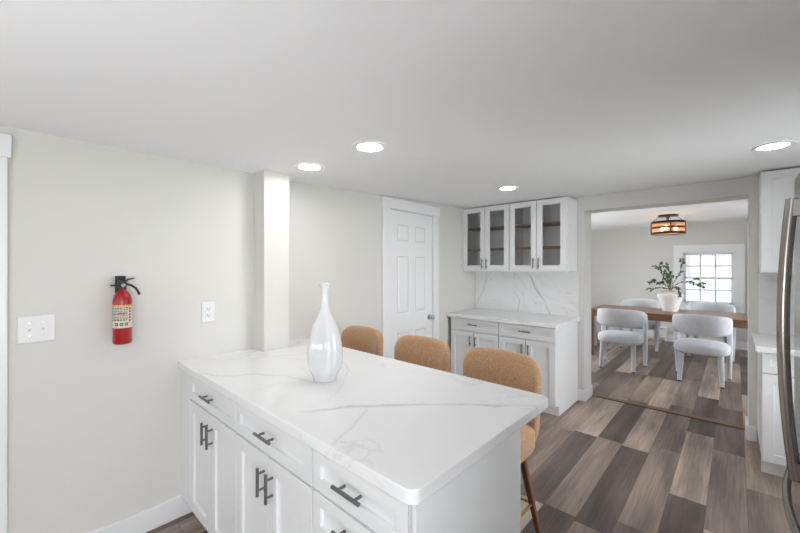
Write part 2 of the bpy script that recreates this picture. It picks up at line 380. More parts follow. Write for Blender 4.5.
window('added_window_4', -1.1, 1.1, .3, 1.9, .09, None, rows=2, cols=3, loc=(3.6, 6.7, 0), rz=-PI/2)  # added unseen window, side light for the dining room

window('added_window_5', -1.1, 1.1, .3, 1.9, .09, None, rows=2, cols=3, loc=(-1.03, 6.7, 0), rz=PI/2)  # another added window out of view, dining light from the left
# outside ground and a distant hedge line
gm = mat('pale_bounce_ground', (.6, .68, .58), .9); speckle(gm, (.70, .73, .69), (.82, .83, .80), 1.2)  # unseen ground made pale to throw daylight up through the windows
struct('ground_outside', box(B(), -40, 40, -40, 9.0, -.6, -.5), gm)
gm2 = mat('lawn', (.12, .15, .10), .9); speckle(gm2, (.065, .085, .083), (.12, .14, .132), .5)
struct('lawn_outside', box(B(), -60, 60, 9.0, 90, -.6, -.5), gm2)

# doors: local x along wall, front towards -y
def six_panel(name, w_, h, loc, rz, label, knob_right=True, cas=.11):
    r = sempty(name, loc, rz, label)
    bm = B(); box(bm, -cas, -.004, -.024, 0, 0, h+.01); box(bm, w_+.004, w_+cas, -.024, 0, 0, h+.01)
    box(bm, -cas-.012, w_+cas+.012, -.03, 0, h+.01, h+.112)
    obj('door_casing', bm, M_trim, r, bevel=.003)
    yf = -.006
    bm = B()
    # slab face with raised panels
    sx = w_*.155; mid = w_*.13; pw = (w_-2*sx-mid)/2
    rows = [(.21*h/2.03, .80*h/2.03), (.985*h/2.03, 1.585*h/2.03), (1.725*h/2.03, 1.905*h/2.03)]
    xs = [0, sx, sx+pw, sx+pw+mid, sx+2*pw+mid, w_]; zs = [0.006]+[z for p in rows for z in p]+[h]
    vg = {}
    def V(x, y, z):
        k = (round(x, 5), round(y, 5), round(z, 5))
        if k not in vg: vg[k] = bm.verts.new(k)
        return vg[k]
    def ringq(a, ya, b, yb):
        (x0, x1, z0, z1), (u0, u1, w0, w1) = a, b
        P = [(x0, z0), (x1, z0), (x1, z1), (x0, z1)]; Q = [(u0, w0), (u1, w0), (u1, w1), (u0, w1)]
        for i in range(4):
            j = (i+1) % 4; bm.faces.new((V(P[i][0], ya, P[i][1]), V(P[j][0], ya, P[j][1]), V(Q[j][0], yb, Q[j][1]), V(Q[i][0], yb, Q[i][1])))
    for i in range(5):
        for j in range(7):
            x0, x1, z0, z1 = xs[i], xs[i+1], zs[j], zs[j+1]
            if i in (1, 3) and j in (1, 3, 5):
                a = (x0, x1, z0, z1); s1 = .012; b1 = (x0+s1, x1-s1, z0+s1, z1-s1); s2 = .042; b2 = (x0+s2, x1-s2, z0+s2, z1-s2)
                ringq(a, yf, b1, yf+.009); ringq(b1, yf+.009, b2, yf+.001)
                bm.faces.new([V(q[0], yf+.001, q[1]) for q in ((b2[0], b2[2]), (b2[1], b2[2]), (b2[1], b2[3]), (b2[0], b2[3]))])
            else: bm.faces.new([V(q[0], yf, q[1]) for q in ((x0, z0), (x1, z0), (x1, z1), (x0, z1))])
    box(bm, .0, w_, yf+.010, .03, .006, h)
    obj('door_slab', bm, M_trim, r)
    kx = w_-.062 if knob_right else .062
    bm = B(); lathe(bm, [(.028, yf), (.028, yf-.006), (.012, yf-.012), (.011, yf-.03), (.021, yf-.038), (.027, yf-.05), (.024, yf-.062), (.010, yf-.067)], 24, kx, .905, axis='y')
    obj('door_knob', bm, M_steel, r, smooth='auto')
    for zz in (.25, 1.05, 1.80):
        bm = B(); tube(bm, [(-.001 if knob_right else w_+.001, yf-.006, zz-.045), (-.001 if knob_right else w_+.001, yf-.006, zz+.045)], .005, 8); obj('hinge', bm, M_steel, r)
    return r
ang = PI/2 + math.atan(WS)
six_panel('door_1', .715, 2.03, (wx(2.54)+.001, 2.54, 0), ang, 'white six-panel door with round satin knob')
six_panel('door_2', .80, 1.945, (.001, -.912, 0), PI/2, 'white door casing at the left edge of the photo', cas=.108)

# ------------------------------------------------------------------ cabinetry (fronts face -y, y=0 is the face)
def shaker(w_, h, rail=.057, t=.02, glass=False):
    bm = B(); rec = .012
    o = [(0, 0), (w_, 0), (w_, h), (0, h)]; i = [(rail, rail), (w_-rail, rail), (w_-rail, h-rail), (rail, h-rail)]
    def L(pts, y): return [bm.verts.new((x, y, z)) for x, z in pts]
    of, ob, f_ = L(o, 0), L(o, t), L(i, 0)
    k = t if glass else rec; r_ = L(i, k)
    for q in range(4):
        n = (q+1) % 4
        bm.faces.new((of[q], of[n], f_[n], f_[q])); bm.faces.new((f_[q], f_[n], r_[n], r_[q])); bm.faces.new((of[q], ob[q], ob[n], of[n]))
    if glass:
        for q in range(4):
            n = (q+1) % 4; bm.faces.new((r_[q], r_[n], ob[n], ob[q]))
    else: bm.faces.new(r_); bm.faces.new(ob)
    return bm
def pull(parent, x, z, L=.15, vert=False, y=0):
    bm = B(); st = .029; L *= .82; e = L*.30
    if vert:
        tube(bm, [(x, y-st, z-L/2), (x, y-st, z+L/2)], .0062, 12)
        for s in (-1, 1): tube(bm, [(x, y, z+s*e), (x, y-st, z+s*e)], .005, 10)
    else:
        tube(bm, [(x-L/2, y-st, z), (x+L/2, y-st, z)], .0062, 12)
        for s in (-1, 1): tube(bm, [(x+s*e, y, z), (x+s*e, y-st, z)], .005, 10)
    obj('handle', bm, M_pull, parent, smooth='auto')
def front(kind, parent, x0, x1, z0, z1, hx=None, hz=None, vert=False, rail=.057, L=.15, glass=False):
    g = .0032
    d = obj(kind, shaker(x1-x0-2*g, z1-z0-2*g, rail, glass=glass), M_cab, parent, bevel=.0012, loc=(x0+g, -.021, z0+g), seg=1)
    if hx is not None: pull(d, hx-x0-g, hz-z0-g, L, vert)
    if glass: obj('glass_pane', box(B(), rail-.004, x1-x0-2*g-rail+.004, .013, .016, rail-.004, z1-z0-2*g-rail+.004), M_cglass, d)
    return d
def base_cabinet(label, x, y, w_, depth, kind, group, toe=.105, top=.874, left_panel=False, right_side_full=False, dr_bot=.728):
    t = thing('base_cabinet', label, 'cabinet', (x, y, 0), 0, group)
    bm = B(); box(bm, 0, w_, 0, depth, toe, top); obj('carcass', bm, M_cab, t)
    x1 = w_ - (.018 if right_side_full else 0)
    obj('toe_kick', box(B(), 0, x1, .065, .08, 0, toe), M_cab, t)
    if right_side_full:
        bm = B(); prism_pts = None
        box(bm, w_-.018, w_, .065, depth, 0, toe); obj('side_panel', bm, M_cab, t)
    if kind == 'doors':
        front('drawer', t, 0, w_, dr_bot, top-.004, w_/2, (dr_bot+top)/2+.006, False, .042)
        front('door', t, 0, w_/2, toe+.005, dr_bot-.003, w_/2-.034, dr_bot-.104, True, L=.135)
        front('door', t, w_/2, w_, toe+.005, dr_bot-.003, w_/2+.034, dr_bot-.104, True, L=.135)
    elif kind == 'one_door':
        front('drawer', t, 0, w_, dr_bot, top-.004, w_/2, (dr_bot+top)/2+.006, False, .042)
        front('door', t, 0, w_, toe+.005, dr_bot-.003, w_-.034, dr_bot-.104, True, L=.135)
    else:
        zz = [top-.004, dr_bot, .575, .345, toe+.005]
        for a, b_ in zip(zz[1:], zz): front('drawer', t, 0, w_, a+.0015, b_-.0015, w_/2-.006, (a+b_)/2+(.008 if b_ > .8 else .018), False, .042)
    return t
PY = .711
base_cabinet('white base cabinet under the peninsula, one drawer over two doors, nearest the wall', .155, PY, .607, .58, 'doors', 'base cabinets of the peninsula')
base_cabinet('white base cabinet under the middle of the peninsula, one drawer over two doors', .763, PY, .601, .58, 'doors', 'base cabinets of the peninsula')
base_cabinet('white drawer stack at the open end of the peninsula', 1.365, PY, .43, .58, 'drawers', 'base cabinets of the peninsula')
t = thing('filler_panel', 'narrow white filler panel between the left wall and the first peninsula cabinet', 'panel', (0, .69, 0))
obj('board', box(B(), .001, .154, 0, .02, .12, .874), M_cab, t, bevel=.001)
t = thing('end_panel', 'plain white end panel closing the open end of the peninsula', 'panel', (1.80, .69, 0))
obj('board', box(B(), 0.003, .018, 0, .603, 0.001, .874), M_cab, t, bevel=.001); obj('scribe', box(B(), -.0045, -.0005, .001, .02, .105, .87), M_cab, t)

def rounded_poly(pts, rad):
    out = []
    n = len(pts)
    for i, p in enumerate(pts):
        r = rad.get(i, 0)
        if not r: out.append(p); continue
        a = Vector(pts[i-1])-Vector(p); b_ = Vector(pts[(i+1) % n])-Vector(p); a.normalize(); b_.normalize()
        c = Vector(p)+(a+b_)*r
        p0 = Vector(p)+a*r; p1 = Vector(p)+b_*r
        for k in range(9):
            tt = k/8; q = (p0-c)*math.cos(tt*PI/2)+(p1-c)*math.sin(tt*PI/2); out.append(tuple(c+q))
    return out
e = .001
pts = [(.0+e, .672), (1.825, .672), (1.825, 1.572), (wx(1.572)+e, 1.572), (wx(1.33)+e, 1.33), (wx(1.33)+e, 1.3185+e), (.142+e, 1.3185), (.142+e, 1.134-e), (0+e, 1.134-e)]
o = obj('worktop', prism(B(), rounded_poly(pts, {1: .035, 2: .035}), .8742, .914), M_quartz, bevel=.003)
tag(o, 'long white quartz worktop on the peninsula, notched around the column', 'worktop')

# back wall units
BX0, BX1 = -.085, 1.135
base_cabinet('white base cabinet in the far corner beside the six-panel door', BX0, 3.60, .618, .655, 'doors', 'base cabinets on the back wall')
base_cabinet('white base cabinet on the back wall next to the dining opening', BX0+.62, 3.60, BX1-BX0-.62, .655, 'doors', 'base cabinets on the back wall', right_side_full=True)
pts = [(wx(3.55)+.004, 3.55), (1.158, 3.55), (1.158, 4.2605), (wx(4.26)+.004, 4.2605)]
o = obj('worktop', prism(B(), rounded_poly(pts, {1: .012}), .8742, .914), M_quartz, bevel=.003)
tag(o, 'short white quartz worktop on the back wall cabinets below the glass doors', 'worktop')
o = obj('backsplash', box(B(), wx(4.25)+.004, 1.135, 4.246, 4.2615, .9145, 1.419), M_splash); tag(o, 'white veined stone backsplash under the glass-door cabinets', 'backsplash')

def wall_cabinet(label, x, w_, glass, y=3.95, z0=1.42, z1=2.20, right_cut=None):
    t = thing('wall_cabinet', label, 'cabinet', (x, y, z0), 0, 'wall cabinets'); h = z1-z0; d = .31; s = .018
    bm = B(); box(bm, 0, s, 0, d, 0, h); box(bm, w_-s, w_, 0, d, 0, h); box(bm, s, w_-s, 0, d, 0, s); box(bm, s, w_-s, 0, d, h-s, h); box(bm, s, w_-s, d-.006, d, s, h-s)
    obj('carcass', bm, M_cabin if glass else M_cab, t)
    if glass:
        bm = B(); box(bm, w_-.0005, w_+.004, -.001, d, -.0, h)
        for zz in (.255, .515): obj('shelf', box(B(), s+.001, w_-s-.001, .03, d-.008, zz, zz+.018), M_shelf, t)
        if right_cut: obj('side_panel', bm, M_cab, t)
        else: bm.free()
        obj('bottom_rail', box(B(), 0, w_, 0, .02, -.012, -.0005), M_cab, t)
        for k in range(2):
            a, b_ = k*w_/2, (k+1)*w_/2
            front('door', t, a, b_, .0, h-.004, w_/2+(-.03 if k == 0 else .03), .085, True, .06, L=.145, glass=True)
    else:
        front('door', t, 0, w_/2, 0, h-.004, w_/2-.03, .085, True, .06, L=.145)
        front('door', t, w_/2, w_, 0, h-.004, w_/2+.03, .085, True, .06, L=.145)
    return t
wall_cabinet('white wall cabinet with two glass doors, the one in the corner by the left wall', -.141, .625, True)
wall_cabinet('white wall cabinet with two glass doors, the one nearer the dining opening', .488, .632, True, right_cut=True)

# right of the opening
base_cabinet('white base cabinet right of the dining opening, partly behind the refrigerator handles', 2.54, 3.60, .60, .655, 'one_door', 'base cabinets on the back wall')
o = obj('worktop', prism(B(), rounded_poly([(2.505, 3.54), (3.325, 3.54), (3.325, 4.2605), (2.505, 4.2605)], {0: .012}), .8742, .914), M_quartz, bevel=.003)
tag(o, 'short white quartz worktop right of the dining opening', 'worktop')
wall_cabinet('plain white wall cabinet right of the dining opening above the worktop', 2.548, .76, False)
o = obj('backsplash', box(B(), 2.545, 3.325, 4.246, 4.2615, .9145, 1.419), M_quartz); tag(o, 'plain pale stone backsplash right of the dining opening', 'backsplash')

# ------------------------------------------------------------------ refrigerator (front faces -x)
def fridge():
    X, Y0, Y1 = 2.545, .985, 1.765
    t = thing('refrigerator', 'dark stainless refrigerator with bowed handles and a bottom freezer drawer at the right edge', 'refrigerator', (X, Y0, 0))
    W = Y1-Y0
    obj('body', box(B(), .075, .745, .005, W-.005, .03, 1.74), mat('fridge_side', (.09, .09, .095), .4, .3), t, bevel=.006)
    obj('gasket', box(B(), .062, .078, .012, W-.012, .06, 1.73), M_gasket, t)
    # door: pillow front; plan outline extruded in z
    def door(name, y0, y1, z0, z1):
        bm = B(); pts = [(.06, y0)]
        for k in range(7): a = PI/2*k/6; pts.append((.022*(1-math.sin(a)), y0+.022*(1-math.cos(a))))
        for k in range(7): a = PI/2*k/6; pts.append((.022*(1-math.cos(a)), y1-.022*(1-math.sin(a))))
        pts.append((.06, y1)); prism(bm, pts, z0, z1)
        return obj(name, bm, M_fridge, t, bevel=.016, smooth='auto', seg=4)
    a = door('door', 0, W, .885, 1.765); c = door('freezer_drawer', 0, W, .05, .875)
    def bow(y, parent):
        z0, z1 = 1.03, 1.61; bm = B(); rings = []
        n = 24
        for i in range(n+1):
            s = i/n; z = z0+(z1-z0)*s; q = 1-(2*s-1.08)**2/(1.08**2); x = -.050-.018*max(q, 0)
            rings.append([(x+.010*math.cos(2*PI*k/12), y+.010*math.sin(2*PI*k/12), z) for k in range(12)])
        loft(bm, rings)
        for z in (z0+.004, z1-.036): box(bm, -.055, .002, y-.0095, y+.0095, z, z+.034)
        obj('handle', bm, M_handle, parent, smooth='auto')
    bow(.115, a)
    bm = B(); rings = []
    for i in range(25):
        s = i/24; y = .13+(W-.26)*s; q = 1-(2*s-1)**2; x = -.016-.024*q
        rings.append([(x+.009*math.cos(2*PI*k/12), y, .845+.010*math.sin(2*PI*k/12)) for k in range(12)])
    loft(bm, rings)
    for y in (.13, W-.16): box(bm, -.025, .002, y, y+.03, .833, .857)
    obj('handle', bm, M_handle, c, smooth='auto')
    obj('foot_grille', box(B(), .05, .09, .01, W-.01, 0.0, .045), M_gasket, t)
fridge()

# ------------------------------------------------------------------ wall fittings
def switch_plate():
    t = thing('light_switch', 'white double toggle switch plate on the left wall', 'light switch', (0, .088, 1.178), PI/2)
    obj('plate', box(B(), -.063, .063, -.007, 0, -.062, .062), M_plastic, t, bevel=.004)
    for x in (-.023, .023):
        obj('slot', box(B(), x-.006, x+.006, -.0078, -.0065, -.013, .013), M_trim, t)
        bm = B(); loft(bm, [[(x-.0045, -.007, -.010), (x+.0045, -.007, -.010), (x+.0045, -.007, .006), (x-.0045, -.007, .006)], [(x-.004, -.018, .004), (x+.004, -.018, .004), (x+.004, -.018, .011), (x-.004, -.018, .011)]])
        obj('toggle', bm, M_plastic, t)
        for z in (-.03, .03):
            bm = B(); lathe(bm, [(.0035, -.0068), (.0035, -.0082)], 10, x, z, axis='y'); obj('screw', bm, M_steel, t)
switch_plate()
def outlet():
    t = thing('power_outlet', 'white duplex power outlet on the left wall above the peninsula', 'outlet', (0, .841, 1.187), PI/2)
    obj('plate', box(B(), -.038, .038, -.007, 0, -.062, .062), M_plastic, t, bevel=.004)
    obj('socket_insert', box(B(), -.018, .018, -.0095, -.006, -.036, .036), M_plastic, t, bevel=.003)
    for z in (-.019, .019):
        bm = B(); box(bm, -.0075, -.0052, -.0101, -.0094, z-.002, z+.0065); obj('socket_slot', bm, M_slot, t)
        obj('socket_slot', box(B(), .0052, .0075, -.0101, -.0094, z-.002, z+.0065), M_slot, t)
        bm = B(); lathe(bm, [(.0028, -.0094), (.0028, -.0101)], 10, 0, z-.008, axis='y'); obj('ground_hole', bm, M_slot, t)
outlet()

def extinguisher():
    t = thing('fire_extinguisher', 'small red fire extinguisher hung on the left wall', 'fire extinguisher', (.060, .402, 1.068))
    R = .0410
    bm = B(); lathe(bm, [(.032, 0), (.0385, .004), (R, .012), (R, .222), (R-.002, .236), (.035, .251), (.026, .266), (.016, .276), (.0145, .284)], 40)
    obj('cylinder', bm, M_red, t, smooth='auto')
    def patch(bm, a0, a1, z0, z1, r):
        n = max(1, int(abs(a1-a0)/.12)); A = [a0+(a1-a0)*i/n for i in range(n+1)]
        loft(bm, [[(r*math.cos(a), r*math.sin(a), z0), (r*math.cos(a), r*math.sin(a), z1), ((r-.0008)*math.cos(a), (r-.0008)*math.sin(a), z1), ((r-.0008)*math.cos(a), (r-.0008)*math.sin(a), z0)] for a in A])
    bm = B(); patch(bm, -1.9, 1.15, .086, .205, R+.0006); lab = obj('label_sheet', bm, M_cream, t)
    bm = B(); patch(bm, -1.9, 1.15, .197, .205, R+.0011); obj('label_band', bm, M_orange, lab)
    bm = B(); rnd = random.Random(3)
    for i in range(9):
        z = .187-i*.0078; a = -1.45
        while a < .35:
            d = rnd.uniform(.08, .3); patch(bm, a, min(a+d, .4), z, z+(.0032 if i % 4 else .005), R+.0011); a += d+.07
    for i in range(3): patch(bm, -.95+i*.52, -.62+i*.52, .098, .113, R+.0011)
    obj('label_print', bm, M_ink, lab)
    bm = B()
    for i in range(3): patch(bm, -.86+i*.52, -.71+i*.52, .103, .1085, R+.0015)
    obj('label_pictograms', bm, M_cream, lab)
    bm = B()
    for i in range(5): patch(bm, .52, .78, .118+i*.0155, .128+i*.0155, R+.0011)
    patch(bm, -.6, .1, .158, .163, R+.0013)
    obj('label_warning_marks', bm, M_redink, lab)
    bm = B(); lathe(bm, [(.0165, .282), (.0165, .298), (.012, .300), (.012, .305)], 20); box(bm, -.016, .016, -.020, .016, .294, .333)
    obj('valve_head', bm, M_black, t, bevel=.002)
    bm = B(); box(bm, -.012, .012, -.050, -.014, .300, .309); obj('discharge_nozzle', bm, M_black, t, bevel=.002)
    bm = B(); lathe(bm, [(.0095, .016), (.0095, .022), (.008, .024)], 20, 0, .0, axis='x')
    g = obj('pressure_gauge', bm, mat('gauge_face', (.45, .45, .46), .4), t, smooth='auto', loc=(0, 0, .305))
    # levers: lower handle bends down, upper lever rises
    bm = B(); tube(bm, [(0, .012, .311), (0, .037, .304), (0, .056, .288), (0, .068, .268), (0, .073, .252)], [.006, .006, .006, .0055, .007], 10); obj('carry_handle', bm, M_black, t, smooth=True)
    bm = B(); tube(bm, [(0, .004, .320), (0, .024, .334), (0, .050, .340)], [.004, .004, .003], 8); obj('squeeze_lever', bm, M_black, t, smooth=True)
    bm = B(); box(bm, -.003, .003, .026, .052, .318, .332); obj('safety_tag', bm, mat('tag', (.6, .58, .5), .5), t)
    bm = B(); box(bm, -.058, -.050, -.022, .022, .01, .352); box(bm, -.052, -.006, -.018, .014, .335, .344); box(bm, -.010, .0, -.018, .014, .335, .352); box(bm, -.052, -.03, -.02, .02, .012, .018)
    obj('wall_bracket', bm, M_black, t, bevel=.001)
extinguisher()

# ------------------------------------------------------------------ ceiling lights
def can(x, y, label):
    t = thing('ceiling_light', label, 'ceiling light', (x, y, cz(y)-.0035), 0, 'recessed ceiling lights')
    bm = B(); n = 40
    lathe(bm, [(.094, 0), (.094, -.003), (.088, -.006), (.070, -.0045), (.063, .0), (.063, .006), (.094, .006)], n, cap=False)
    obj('trim_ring', bm, M_trim, t, smooth='auto')
    bm = B(); lathe(bm, [(.0635, .001), (.0635, -.001), (.050, -.0018), (.002, -.002)], n); obj('diffuser', bm, M_led, t)
    return t
cans = [(.977, 1.303, 'round white recessed ceiling light above the peninsula vase, larger-looking of the pair'), (.408, 1.303, 'round white recessed ceiling light beside the column'),
        (.907, 3.04, 'round white recessed ceiling light in front of the glass-door cabinets'), (2.566, 3.03, 'round white recessed ceiling light near the refrigerator and dining opening')]
for c in cans: can(*c)
for c in [(1.6, -.9), (1.6, -3.0)]: can(c[0], c[1], 'added round recessed ceiling light, unseen behind the camera')  # extra cans added out of view for more light

# ------------------------------------------------------------------ tall vase on the worktop
t = thing('vase', 'tall white glazed bottle vase with a thin neck on the peninsula', 'vase', (.920, 1.058, .914), math.radians(-25))
prof = [(.052, 0), (.055, .002), (.0555, .008), (.060, .022), (.078, .060), (.0865, .115), (.083, .175), (.067, .245), (.045, .300), (.031, .330), (.0225, .360), (.0195, .390), (.0190, .425), (.0215, .452), (.0275, .466), (.0285, .470), (.0265, .472), (.018, .466), (.012, .44)]
bm = B(); rings = []
def pf(z):
    pr = prof[:-4]
    for (a, za), (b_, zb) in zip(pr, pr[1:]):
        if z <= zb: return a+(b_-a)*(z-za)/max(zb-za, 1e-6)
    return pr[-1][0]
def cat(vals, u):
    i = min(int(u), len(vals)-2); f = u-i
    p0 = vals[max(i-1, 0)]; p1 = vals[i]; p2 = vals[i+1]; p3 = vals[min(i+2, len(vals)-1)]
    return tuple(.5*((2*b)+(-a+c)*f+(2*a-5*b+4*c-d)*f*f+(-a+3*b-3*c+d)*f**3) for a, b, c, d in zip(p0, p1, p2, p3))
NR = 110
for i in range(NR+1):
    r, z = cat(prof, i/NR*(len(prof)-1)); r = max(r, .004); ring = []
    for k in range(64):
        a = 2*PI*k/64
        # one long scooped dimple in the body, as in the photo
        da = ((a-math.radians(-32)+PI) % (2*PI))-PI
        dent = math.exp(-(abs(da)/.40)**3)*math.exp(-(((z-.19)/.125)**4))*min(.017, r*.25) if z < .36 else 0
        rr = r-dent; ring.append((rr*math.cos(a), rr*math.sin(a), z))
    rings.append(ring)
loft(bm, rings); obj('vase_body', bm, M_ceramic, t, smooth='auto')

# ------------------------------------------------------------------ counter stools (backrest at -y local => facing +y)
def sweep_shell(bm, path, prof_fn, n):
    """path(s)->(x,y,nx,ny) outward normal ; prof_fn(s)->list of (offset outward, z)"""
    rings = []
    for i in range(n+1):
        s = -1+2*i/n; x, y, nx, ny = path(s); rings.append([(x+nx*o, y+ny*o, z) for o, z in prof_fn(s)])
    return loft(bm, rings)
def superpath(hx, hy, e, amax):
    def p(s):
        a = s*amax   # 0 = back centre (-y)
        def f(c): return math.copysign(abs(c)**e, c)
        def pt(a): return hx*f(math.sin(a)), -hy*f(math.cos(a))
        x, y = pt(a); x1, y1 = pt(a+.01); x0, y0 = pt(a-.01); tx, ty = x1-x0, y1-y0; l = math.hypot(tx, ty)
        return x, y, ty/l, -tx/l
    return p
def stool(label):
    t = thing('counter_stool', label, 'stool', (0, 0, 0), 0, 'counter stools at the peninsula')
    bm = B(); sbox(bm, 0, .012, .565, .236, .222, .078, .40, .38); obj('seat', bm, M_tweed, t, smooth=True)
    def path(s):
        x = .225*s; y = -.225+.060*abs(s)**2.4; dy = .060*2.4*abs(s)**1.4*math.copysign(1, s)/.225; l = math.hypot(1, dy); return x, y, dy/l, -1/l
    def pr(s):
        a = abs(s); c = max(0, (a-.62)/.38); top = .983-.010*a*a-.085*(1-math.sqrt(max(0, 1-c*c*.985))); bot = .520+.02*a**6
        th = .056*(1-.25*c**6); c0 = (top+bot)/2; h = top-bot; k = .028; out = []
        for an in [PI*q/10 for q in range(11)]: out.append((th/2*math.cos(an), top-k+k*math.sin(an)))
        for q in range(1, 12): z = top-k+(bot+k-top+k)*q/12; out.append((-th/2, z))
        for an in [PI+PI*q/10 for q in range(11)]: out.append((th/2*math.cos(an), bot+k+k*math.sin(an)))
        for q in range(1, 12): z = bot+k+(top-k-bot-k)*q/12; out.append((th/2, z))
        return [(o+(z-.60)*.05-(((.64-z)/.12)**2*.035 if z < .64 else 0), z) for o, z in out]
    bm = B(); sweep_shell(bm, path, pr, 56); bmesh.ops.remove_doubles(bm, verts=bm.verts, dist=.0004)
    obj('backrest', bm, M_tweed, t, smooth=True)
    bm = B(); box(bm, -.15, .15, -.15, .16, .475, .50); obj('seat_base', bm, M_walnut, t, bevel=.004)
    ft = [(-.15, -.14), (.15, -.14), (-.15, .15), (.15, .15)]; fb = [(-.222, -.225), (.222, -.225), (-.205, .215), (.205, .215)]
    legs = []
    for (a, b_), (c, d) in zip(ft, fb):
        bm = B(); rings = []
        for i in range(9):
            s = i/8; x, y, z = a+(c-a)*s, b_+(d-b_)*s, .50*(1-s); r = .021-.010*s
            rings.append([(x+r*math.copysign(abs(math.cos(q))**.5, math.cos(q)), y+r*math.copysign(abs(math.sin(q))**.5, math.sin(q)), z) for q in [2*PI*k/16 for k in range(16)]])
        loft(bm, rings); obj('leg', bm, M_walnut, t, smooth='auto')
    zf = .20; P = [(a+(c-a)*(1-zf/.5), b_+(d-b_)*(1-zf/.5), zf) for (a, b_), (c, d) in zip(ft, fb)]
    for i, j in ((0, 1), (0, 2), (1, 3), (2, 3)):
        bm = B(); tube(bm, [P[i], P[j]], .0075, 10); obj('footrest_rail', bm, M_brass, t, smooth='auto')
    return t
ST = [(1.411, 1.715, 'camel tweed counter stool at the open end of the peninsula, nearest the camera'),
      (.83, 1.72, 'camel tweed counter stool in the middle of the three'),
      (.215, 1.72, 'camel tweed counter stool nearest the column')]
s0 = stool(ST[0][2]); s0.location = (ST[0][0], ST[0][1], 0); s0.rotation_euler = (0, 0, PI)
for x, y, l in ST[1:]: dup(s0, (x, y, 0), PI, l)

# ------------------------------------------------------------------ dining room
TX0, TX1, TY0, TY1 = .585, 2.95, 6.60, 7.56
t = thing('dining_table', 'long brown wooden dining table with a thick apron', 'table', ((TX0+TX1)/2, (TY0+TY1)/2, 0))
hx, hy = (TX1-TX0)/2, (TY1-TY0)/2
obj('tabletop', box(B(), -hx, hx, -hy, hy, .728, .76), M_table, t, bevel=.004)
bm = B(); box(bm, -hx+.006, hx-.006, -hy+.006, -hy+.03, .652, .7275); box(bm, -hx+.006, hx-.006, hy-.03, hy-.006, .652, .7275); box(bm, -hx+.006, -hx+.03, -hy+.03, hy-.03, .652, .7275); box(bm, hx-.03, hx-.006, -hy+.03, hy-.03, .652, .7275)
obj('apron', bm, M_table, t)
for sx in (-1, 1):
    for sy in (-1, 1):
        x, y = sx*(hx-.05), sy*(hy-.05); obj('leg', box(B(), x-.035, x+.035, y-.035, y+.035, 0, .7275), M_table, t, bevel=.003)

def dchair(label):
    t = thing('dining_chair', label, 'chair', (0, 0, 0), 0, 'white boucle dining chairs')
    bm = B(); sbox(bm, 0, -.012, .430, .282, .272, .078, .5, .72); obj('seat', bm, M_boucle, t, smooth=True)
    def path(s):
        u = abs(s); sg = 1 if s >= 0 else -1; hxx, hyb = .275, .245
        if u < .68:
            a = u/.68*PI/2; x, y = hxx*math.sin(a)**.92 if a > 0 else 0, -hyb*math.cos(a)**.92 if a < PI/2 else 0
            def pt(a): a = min(max(a, 0.0001), PI/2-.0001); return hxx*math.sin(a)**.92, -hyb*math.cos(a)**.92
            x, y = pt(a); x1, y1 = pt(a+.02); x0, y0 = pt(a-.02); tx, ty = x1-x0, y1-y0
            if u < 1e-4: tx, ty = 1, 0
        else:
            q = (u-.68)/.32; x, y = hxx, .235*q; tx, ty = 0, 1
        l = math.hypot(tx, ty); nx, ny = ty/l, -tx/l
        return sg*x, y, sg*nx, ny
    def pr(s):
        u = abs(s); hz = .132*(1-u**2.2)+.036*u**2.2; zc = .735-.002*u**2; th = .036*(1-.35*u); m = 20
        if u > .96: k = math.sqrt(max(1-((u-.96)/.04)**2, .04)); hz *= k; th *= k
        return [(th*math.copysign(abs(math.cos(q))**.7, math.cos(q)), zc+hz*math.copysign(abs(math.sin(q))**.7, math.sin(q))) for q in [2*PI*i/m for i in range(m)]]
    bm = B(); sweep_shell(bm, path, pr, 64); obj('backrest', bm, M_boucle, t, smooth=True)
    for sx in (-1, 1):
        bm = B(); tube(bm, [(sx*.272, .205, .75), (sx*.274, .215, .5), (sx*.268, .235, .25), (sx*.265, .25, .012)], [.027, .031, .030, .023], 14); obj('leg', bm, M_boucle, t, smooth='auto')
        bm = B(); tube(bm, [(sx*.19, -.15, .43), (sx*.195, -.20, .25), (sx*.205, -.25, .012)], [.032, .031, .024], 14); obj('leg', bm, M_boucle, t, smooth='auto')
        for gx, gy in ((.265, .25), (.205, -.25)): bm = B(); lathe(bm, [(.014, 0), (.016, .012)], 12, sx*gx, gy); obj('foot_glide', bm, M_rubber, t)
    return t
c0 = dchair('white boucle dining chair with its back to the kitchen, left of the two')
c0.location = (1.168, 6.11, 0)
dup(c0, (2.083, 6.10, 0), 0, 'white boucle dining chair with its back to the kitchen, right of the two')
dup(c0, (1.15, 7.80, 0), PI, 'white boucle dining chair across the table, behind the left chair')
dup(c0, (2.11, 7.80, 0), PI, 'white boucle dining chair across the table, in front of the window')
dup(c0, (.27, 7.06, 0), -PI/2, 'white boucle dining chair at the left head of the table, mostly hidden by the opening')

# vase with branches
VX, VY = 1.645, 7.14
t = thing('flower_vase', 'matte white shouldered vase on the dining table', 'vase', (VX, VY, .76))
pr = [(.085, 0), (.098, .004), (.112, .05), (.130, .12), (.152, .19), (.166, .235), (.168, .262), (.155, .283), (.120, .292), (.095, .296), (.088, .302), (.088, .330), (.092, .338), (.084, .338), (.076, .325), (.074, .26), (.06, .10), (.02, .08)]
bm = B(); lathe(bm, [cat(pr[:13], i/60*12) for i in range(61)]+pr[13:], 48); obj('vase_body', bm, M_vase2, t, smooth='auto')
bm = B(); lathe(bm, [(.0895, .306), (.0900, .328), (.0935, .336)], 48, cap=False); obj('vase_neck', bm, M_rim, t, smooth=True)

